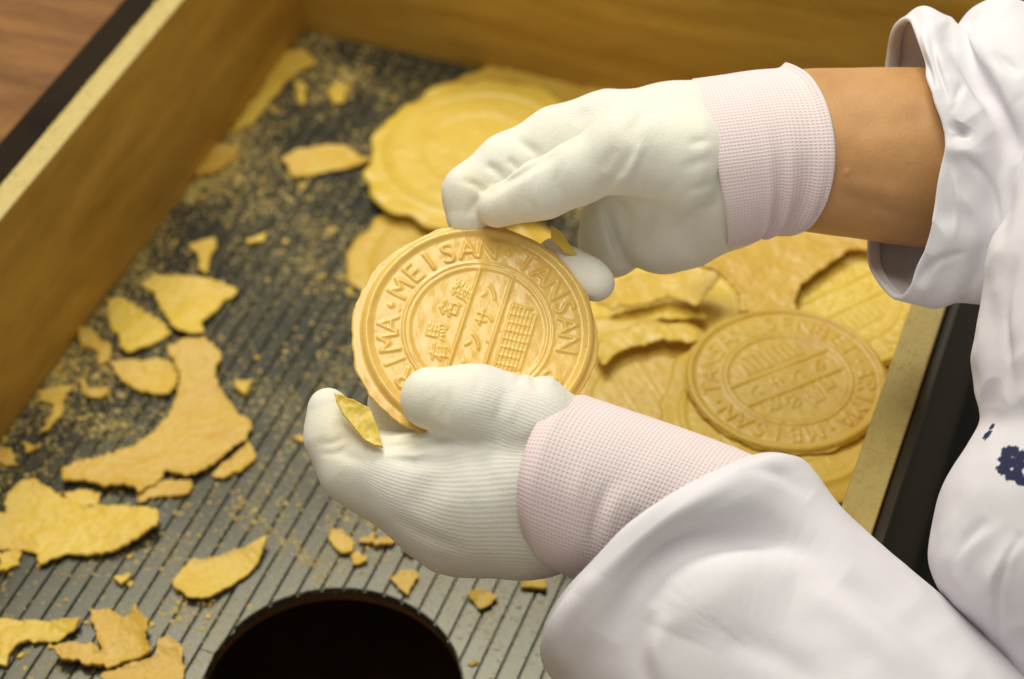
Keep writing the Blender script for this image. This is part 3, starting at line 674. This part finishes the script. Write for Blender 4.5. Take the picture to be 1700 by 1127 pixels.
upper = [
 ([(1215, 268, -80, 134), (1120, 255, -85, 118), (1010, 232, -98, 80), (930, 240, -112, 62), (845, 280, -116, 56), (785, 322, -112, 48), (780, 362, -104, 38)], 30, 40),   # back of hand, index finger
 ([(1130, 262, -20, 96), (1040, 250, 12, 66), (960, 286, 0, 50), (900, 314, -18, 46), (826, 343, -42, 36)], 26, 9, -1.0),        # thumb
 ([(1190, 325, -110, 92), (1120, 362, -148, 88), (1092, 380, -165, 74)], 30, 40, -2.4),                                              # heel of the palm
 ([(1055, 325, -150, 74), (1026, 385, -185, 62), (1012, 412, -195, 52)], 30, 8, -2.0),                                            # folded finger in shade
]
udent = [([(852, 216), (880, 236), (902, 250)], 9, 4, -110), ([(843, 252), (862, 274)], 5.5, 4.5, -110), ([(802, 262), (822, 272), (836, 290)], 7.5, 5, -110), ([(760, 290), (785, 297), (812, 312)], 6, 3, -110), ([(930, 250), (860, 290), (800, 322)], 7, 5, -110), ([(775, 350), (790, 318)], 6, 4, -110),
         ([(1055, 248), (1020, 300), (985, 318)], 11, 5, -40), ([(1022, 245), (1000, 285)], 10, 3, -40), ([(1068, 235), (1040, 290), (1015, 312)], 9, -6, -40), ([(1010, 330), (1035, 400), (1060, 458)], 8, 14, -140),
         ([(935, 262), (925, 300), (935, 335)], 7, 2.0, -60), ([(885, 285), (880, 330), (892, 360)], 6, 2.2, -60), ([(868, 300), (866, 345)], 6, 1.6, -60), ([(1100, 170), (1060, 200), (1040, 235)], 12, 2.5, -60), ([(980, 165), (960, 200)], 12, 2.5, -110), ([(1120, 300), (1085, 345), (1075, 400)], 12, 3.0, -110), ([(1160, 350), (1120, 380)], 9, 3, -110), ([(1180, 232), (1140, 240)], 8, 3, -60), ([(1185, 262), (1130, 280)], 8, 3, -60), ([(1190, 300), (1140, 318)], 8, 3, -60), ([(1196, 335), (1150, 345)], 8, 3, -60)]
def coat_up(v, own):
    x = v[:, 0] / S + 794; y = 547 - v[:, 1] / S; z = v[:, 2] / S
    line = 150 + (1190 - x) * .18 + 30; w = fade(y, 175, 205); return np.clip(np.maximum(w, fade(-x, -930, -860)), 0, 1)
hand('glove', upper, udent, coat_up, 'white coated glove pinching a broken flange at the wafer rim', 55.0)
# fingertip supporting the wafer from behind belongs to the upper glove's little finger
tip = [([(918, 420, -112, 26), (950, 444, -96, 30), (975, 460, -76, 32), (990, 470, -62, 31)], 16, 6)]
hand('glove_finger', tip, [], lambda v, own: np.ones(len(v)), 'rounded glove fingertip showing past the wafer rim', 38.0, h=.045, noise=.01)

def tube(name, rings, mat, parent, disp=None, dents=(), attrs=None, rows=140, cols=220, hem=0.0, label=None, wall=0.0):
    """rings: (k, m, 3) control rings in measured units; disp(s, th, P) pushes outward; hem rounds the first edge inward"""
    R = catmull(np.asarray(rings, float), rows)                                   # rows x m x 3
    G = np.stack([catmull(q, cols, True) for q in R])                              # rows x cols x 3
    ctr = G.mean(1, keepdims=True); s = np.linspace(0, 1, rows)[:, None] * np.ones((1, cols)); th = np.linspace(0, 2 * math.pi, cols, endpoint=False)[None] * np.ones((rows, 1))
    def normals(G):
        du = np.roll(G, -1, 1) - np.roll(G, 1, 1); dv = np.gradient(G, axis=0); n = np.cross(du, dv); n /= np.maximum(np.linalg.norm(n, axis=-1, keepdims=True), 1e-9)
        return n * np.sign(((G - ctr) * n).sum(-1).mean())
    n = normals(G)
    amt = np.zeros((rows, cols))
    if disp is not None: amt += disp(s, th, G)
    for line, w, dep, zmin in dents:
        d = np.full((rows, cols), 1e9); L = catmull(np.array(line, float), 4 * len(line)) if len(line) > 2 else np.array(line, float); tg = np.zeros((rows, cols))
        for i in range(len(L) - 1):
            e = L[i + 1] - L[i]; ww = G[..., :2] - L[i]; t = np.clip(ww @ e / (e @ e), 0, 1); q_ = np.linalg.norm(ww - t[..., None] * e, axis=-1); tg = np.where(q_ < d, (i + t) / (len(L) - 1), tg); d = np.minimum(d, q_)
        amt -= dep * np.exp(-(d / w) ** 2) * (4 * tg * (1 - tg)) ** 1.5 * 1.15 * fade(G[..., 2], zmin - 30, zmin + 10)
    G = G + n * amt[..., None]
    if hem:                                                                        # turned edge: a few rows curling inside
        n = normals(G); t0 = G[0] - G[4]; t0 /= np.linalg.norm(t0, axis=-1, keepdims=True); ex = []
        for a in np.linspace(0.25, 1, 8) * math.pi: ex.append(G[0] + t0 * hem * math.sin(a) - n[0] * hem * (1 - math.cos(a)))
        for k in range(1, 24): ex.append(G[k] - n[k] * 2 * hem)
        G = np.concatenate([np.stack(ex[::-1]), G]); pad = len(ex)
    else: pad = 0
    W = V(G); nr = len(W); I = np.arange(cols); J = (I + 1) % cols; f = []
    for k in range(nr - 1): f += np.stack([k * cols + I, k * cols + J, (k + 1) * cols + J, (k + 1) * cols + I], 1).tolist()
    A = None
    if attrs:
        A = {}
        for kname, fn in attrs.items():
            a = fn(s, th, G[pad:]); A[kname] = np.concatenate([np.repeat(a[:1], pad, 0), a]).ravel()
    o = mesh_obj(name, W.reshape(-1, 3), f, mat, parent, attrs=A)
    if label: o['label'] = label
    return o
def ring(c, a, zb, shift=(0, 0), m=12, back=None):
    """ellipse: centre (x,y,z), half axis a (dx,dy) across, half depth zb, the front pushed by shift"""
    t = np.linspace(0, 2 * math.pi, m, endpoint=False); c = np.array(c, float); out = []
    for q in t:
        s_ = math.sin(q); sh = np.array(shift) * (s_ if s_ > 0 else (s_ if back is None else s_ * back))
        out.append((c[0] + a[0] * math.cos(q) + sh[0], c[1] + a[1] * math.cos(q) + sh[1], c[2] + zb * s_))
    return out
gloves = [o for o in person.children if o.name.startswith('glove') and not o.name.startswith('glove_f')]
def cuff(rings, disp, tone, nu, nv, label, glove, dents=()):
    return tube('glove_cuff', rings, M['cuff'], glove, disp, dents, {'knit_u': lambda s, th, G: th * nu, 'knit_v': lambda s, th, G: s * nv, 'tone': tone}, rows=120, cols=300, label=label)
for g in gloves + [o for o in person.children]: g['_o'] = [x * 100 for x in person.location]
lglove, uglove = gloves[0], gloves[1]
def low_disp(s, th, G):
    fr = np.exp(-((th - 2.0) / .9) ** 2)
    return 3 * np.sin(s * 26 + th * 1.5) * fr * fade(s, .3, .5) - 13 * fade(-s, -.09, 0)
cuff([ring((924, 792, 80), (22, -145), 160, (-62, 2), back=0), ring((1000, 822, 78), (40, -143), 146, (-46, 4), back=0), ring((1080, 852, 72), (58, -140), 132, (-30, 4), back=0), ring((1170, 888, 74), (68, -138), 125, (-20, 4), back=0), ring((1270, 940, 85), (75, -140), 125, (0, 0))],
     low_disp, lambda s, th, G: np.clip(np.exp(-(s / .10) ** 2) + .55 * np.exp(-((th - 1.9) / .6) ** 2) * np.exp(-((s - .22) / .14) ** 2), 0, 1), 118, 2 * math.pi * 62, 'pink and white waffle-knit glove cuff tucked into the sleeve', lglove,
     [([(1015, 790), (992, 850), (985, 900), (1000, 950)], 9, 4.5, 60), ([(1040, 800), (1012, 860), (1008, 930)], 13, -3.5, 60), ([(975, 760), (955, 830), (965, 930)], 15, -2.5, 60), ([(1060, 840), (1040, 900)], 9, 3, 60)])
def up_disp(s, th, G):
    low = np.exp(-((th - 2.25) / .75) ** 2)
    return 7.0 * np.sin(s * 30 + .6) * low * fade(s, .35, .55) * fade(-s, -.97, -.9) + 5 * np.exp(-((s - .94) / .05) ** 2) * (.5 + .5 * np.cos(th)) + 4 * np.exp(-((s - .95) / .04) ** 2) - 20 * fade(s, .965, 1.0) ** 2 - 4 * fade(-s, -.05, 0)
cuff([ring((1176, 272, -80), (-30, -141), 140, (14, 0), back=-.3), ring((1220, 264, -80), (-22, -140), 141, (30, 0), back=-.3), ring((1262, 256, -80), (-10, -140), 142, (52, 0), back=-.3), ring((1312, 250, -80), (0, -138), 142, (78, 4), back=-.3)],
     up_disp, lambda s, th, G: .28 + .4 * np.exp(-((th - 2.2) / .6) ** 2) * fade(s, .4, .6), 150, 2 * math.pi * 34, 'pale pink knitted glove cuff with rolled rim on the bare wrist', uglove)
tube('arm', [ring((1270, 248, -80), (0, -127), 128), ring((1330, 250, -80), (0, -134), 132), ring((1420, 254, -80), (0, -143), 138), ring((1540, 261, -80), (0, -149), 142), ring((1680, 264, -78), (0, -158), 148), ring((1850, 268, -75), (0, -165), 155)], M['skin'], person,
     lambda s, th, G: 2.2 * vnoise(G, .012, 9) + .6 * vnoise(G, .04, 10), [([(1385, 300), (1450, 312), (1540, 330)], 14, -3, 0), ([(1385, 322), (1460, 345), (1540, 370)], 10, 2, 0), ([(1390, 200), (1470, 205), (1550, 190)], 18, 2, 0), ([(1400, 282), (1410, 290)], 6, -3, 0)], label='bare tanned forearm between pink cuff and white sleeve')
# upper sleeve: loose rolled edge round the bare forearm
hemU = np.array([(1512, 28, -90), (1530, 85, 20), (1552, 160, 84), (1572, 228, 100), (1560, 305, 98), (1545, 395, 84), (1500, 497, 10), (1452, 458, -110), (1444, 400, -180), (1452, 250, -252), (1472, 112, -225), (1484, 45, -160)], float)
cu = np.array([1510, 258, -80.])
def grow(dx, dy, k, kz=None, extra=()):
    q = cu + (hemU - cu) * np.array([1, k, kz or k]) + np.array([dx, dy, 0])
    for i, d in extra: q[i] += d
    return q
def cloth_disp(seed, amp, fr=.011, rid=.28):
    def ridged(G, f, sd, st):
        q = G @ np.array([[.8, .6, 0], [-.6, .8, 0], [0, 0, 1.]]); return 1 - 2.6 * np.sqrt(vnoise(q * st, f, sd) ** 2 + .004)
    return lambda s, th, G: rid * amp * ridged(G, fr * 1.9, seed + 3, np.array([.45, 1.3, 1])) * fade(s, .03, .15) * fade(vnoise(G, fr * .8, seed + 4), -.1, .5) + amp * vnoise(G * np.array([1, 1, .8]), fr, seed) * fade(s, .03, .12) + amp * .16 * vnoise(G, fr * 3, seed + 1)
tube('sleeve', [grow(0, 0, 1), grow(28, -2, 1.035), grow(62, 10, 1.02), grow(92, 14, .97), grow(120, -4, 1.05), grow(165, -6, 1.10), grow(260, 30, 1.14), grow(420, 70, 1.2)], M['cloth'], person, cloth_disp(31, 7), [
    ([(1600, 205), (1588, 226)], 13, 13, 20), ([(1578, 226), (1612, 222)], 6, 7, 20), ([(1560, 240), (1640, 262)], 16, -9, 20), ([(1500, 60), (1540, 110), (1552, 150)], 8, 9, -60), ([(1520, 40), (1570, 120)], 12, -7, -60), ([(1490, 70), (1503, 105)], 8, 7, -150), ([(1545, 60), (1556, 110), (1575, 170)], 5, 6, -60), ([(1535, 55), (1546, 110), (1562, 165)], 7, -5, -60), ([(1600, 130), (1580, 190)], 8, 5, 0), ([(1650, 90), (1700, 130)], 10, 9, -60), ([(1590, 250), (1640, 300), (1660, 380)], 8, 6, 20), ([(1575, 270), (1590, 330), (1585, 400)], 6, -4, 20), ([(1520, 470), (1560, 430), (1610, 420)], 7, 5, 0),
    ([(1560, 40), (1610, 110), (1660, 190), (1700, 270)], 17, 20, -60), ([(1590, 30), (1640, 90), (1700, 165)], 26, -14, -60), ([(1545, 420), (1530, 480)], 10, 7, 0), ([(1560, 380), (1610, 340)], 26, 9, 20), ([(1620, 300), (1560, 420), (1520, 490)], 18, -6, 10)], rows=280, cols=460, hem=5, label='crumpled white sleeve pushed back from the bare forearm')
# lower sleeve: wide opening over the knit cuff
axl = np.array([.61, .79]); pe = np.array([.79, -.61])
def lring(t, half, zb, zc, sh, m=14, off=0.0):
    c = np.array([1110, 920.]) + axl * t + pe * off; return ring((c[0], c[1], zc), pe * half, zb, -axl * sh, m, back=.2)
lr = [lring(0, 262, 178, 85, 74), lring(26, 274, 200, 88, 76), lring(62, 276, 198, 92, 80), lring(105, 276, 186, 98, 62), lring(160, 284, 196, 106, 45), lring(250, 302, 215, 120, 26), lring(380, 330, 232, 145, 10), lring(560, 360, 245, 175, 0)]
tube('sleeve', lr, M['cloth'], person, cloth_disp(51, 10, .0065, .07), [
    ([(1010, 1060), (1055, 985), (1090, 932), (1145, 898), (1235, 886), (1330, 905), (1400, 960)], 30, 42, 100), ([(1000, 960), (1040, 895), (1120, 840), (1250, 800)], 30, -9, 100), ([(1130, 1060), (1160, 1000), (1230, 965), (1320, 985)], 60, -16, 100), ([(1225, 775), (1290, 785), (1345, 830)], 14, 8, 60),
    ([(1330, 940), (1430, 985), (1530, 1060), (1600, 1127)], 24, 10, 60), ([(1310, 965), (1400, 1010), (1480, 1080), (1540, 1150)], 30, -9, 60), ([(1085, 1010), (1062, 1070), (1075, 1150)], 20, 8, 100), ([(1110, 1015), (1095, 1080), (1110, 1150)], 18, -6, 100), ([(960, 985), (935, 1050), (940, 1120)], 16, -6, 100), ([(1200, 1060), (1290, 1090), (1380, 1150)], 26, 6, 100), ([(1240, 800), (1180, 840), (1110, 880), (1060, 930)], 16, 3, 100)], rows=300, cols=520, hem=9, label='wide white sleeve with turned hem over the waffle-knit cuff')
# coat front at the right edge
edge = [(150, 1745), (230, 1708), (300, 1684), (360, 1664), (420, 1642), (500, 1625), (590, 1612), (645, 1617), (695, 1628), (735, 1610), (775, 1584), (820, 1560), (880, 1545), (940, 1541), (1000, 1568), (1060, 1622), (1130, 1668), (1250, 1730)]
coat_rings = [ring((x + 330, y, 105), (-330, 0), 260) for y, x in edge]
org = np.array(person.location) * 100
coat = tube('coat', coat_rings, M['cloth'], person, cloth_disp(71, 8, .008), [([(1690, 420), (1665, 520), (1672, 640)], 9, 6, 60), ([(1680, 300), (1660, 420)], 14, 8, 60), ([(1640, 860), (1600, 900), (1580, 960)], 10, 5, 60), ([(1700, 880), (1672, 930), (1655, 990), (1660, 1080)], 7, 6, 60), ([(1690, 890), (1660, 940), (1642, 1000)], 16, -5, 60), ([(1640, 480), (1660, 600), (1650, 680)], 22, 8, 60)], rows=260, cols=520, label='white coat front with dark blue flower print')

cv = np.empty(len(coat.data.vertices) * 3); coat.data.vertices.foreach_get('co', cv); cv = cv.reshape(-1, 3) * 100 + org
q = cv - CAMP; dep = q @ VW; cpx = np.c_[850 + F_PX * (q @ VR) / dep, 563.5 - F_PX * (q @ VU) / dep]
def on_coat(x, y):
    d = np.hypot(cpx[:, 0] - x, cpx[:, 1] - y) + (dep > np.median(dep)) * 1e4; return tuple(cv[np.argmin(d)] / 100 - org / 100)
petals = [(on_coat(1680 + 15 * math.cos(t), 768 + 20 * math.sin(t)), .0032 if k % 2 else .0022) for k, t in enumerate(np.linspace(.3, 6.58, 8, endpoint=False))]
petals += [(on_coat(1676, 768), .0030), (on_coat(1684, 766), .0026), (on_coat(1698, 800), .0022), (on_coat(1640, 720), .0026), (on_coat(1646, 708), .0018)]
coat.data.materials[0] = cloth_mat('printed_white_cotton', petals)

# pieces pinched by the fingers
def view_flake(pts, zs, label, seed, thick, curl=.12):
    W3 = V(np.c_[np.array(pts, float), zs]); c = W3.mean(0); _, _, vt = np.linalg.svd(W3 - c); n = vt[2]
    if n @ -VW < 0: n = -n
    ax = vt[0]; ay = np.cross(n, ax)
    return flake(None, 0, label, seed, thick, curl, M['wafer'], frame=(W3, ax, ay, n), cell=.035, ragged=.3)
c3 = C(500, 590, 3.636, [(195, 225), (330, 285), (412, 318), (445, 390), (500, 560), (430, 545), (370, 505), (270, 385), (212, 290)])
view_flake(c3, np.array([62, 68, 74, 80, 102, 100, 92, 78, 68.]), 'small orange flake caught between two glove fingertips', 601, .16)
c4 = C(720, 120, 3.13, [(605, 782), (655, 825), (755, 960), (680, 935), (612, 865)])
view_flake(c4, np.array([-60, -66, -70, -62, -56.]), 'thin flange sliver peeled off behind the held wafer rim', 611, .12)
for o in sc.objects:
    if '_o' in o: del o['_o']
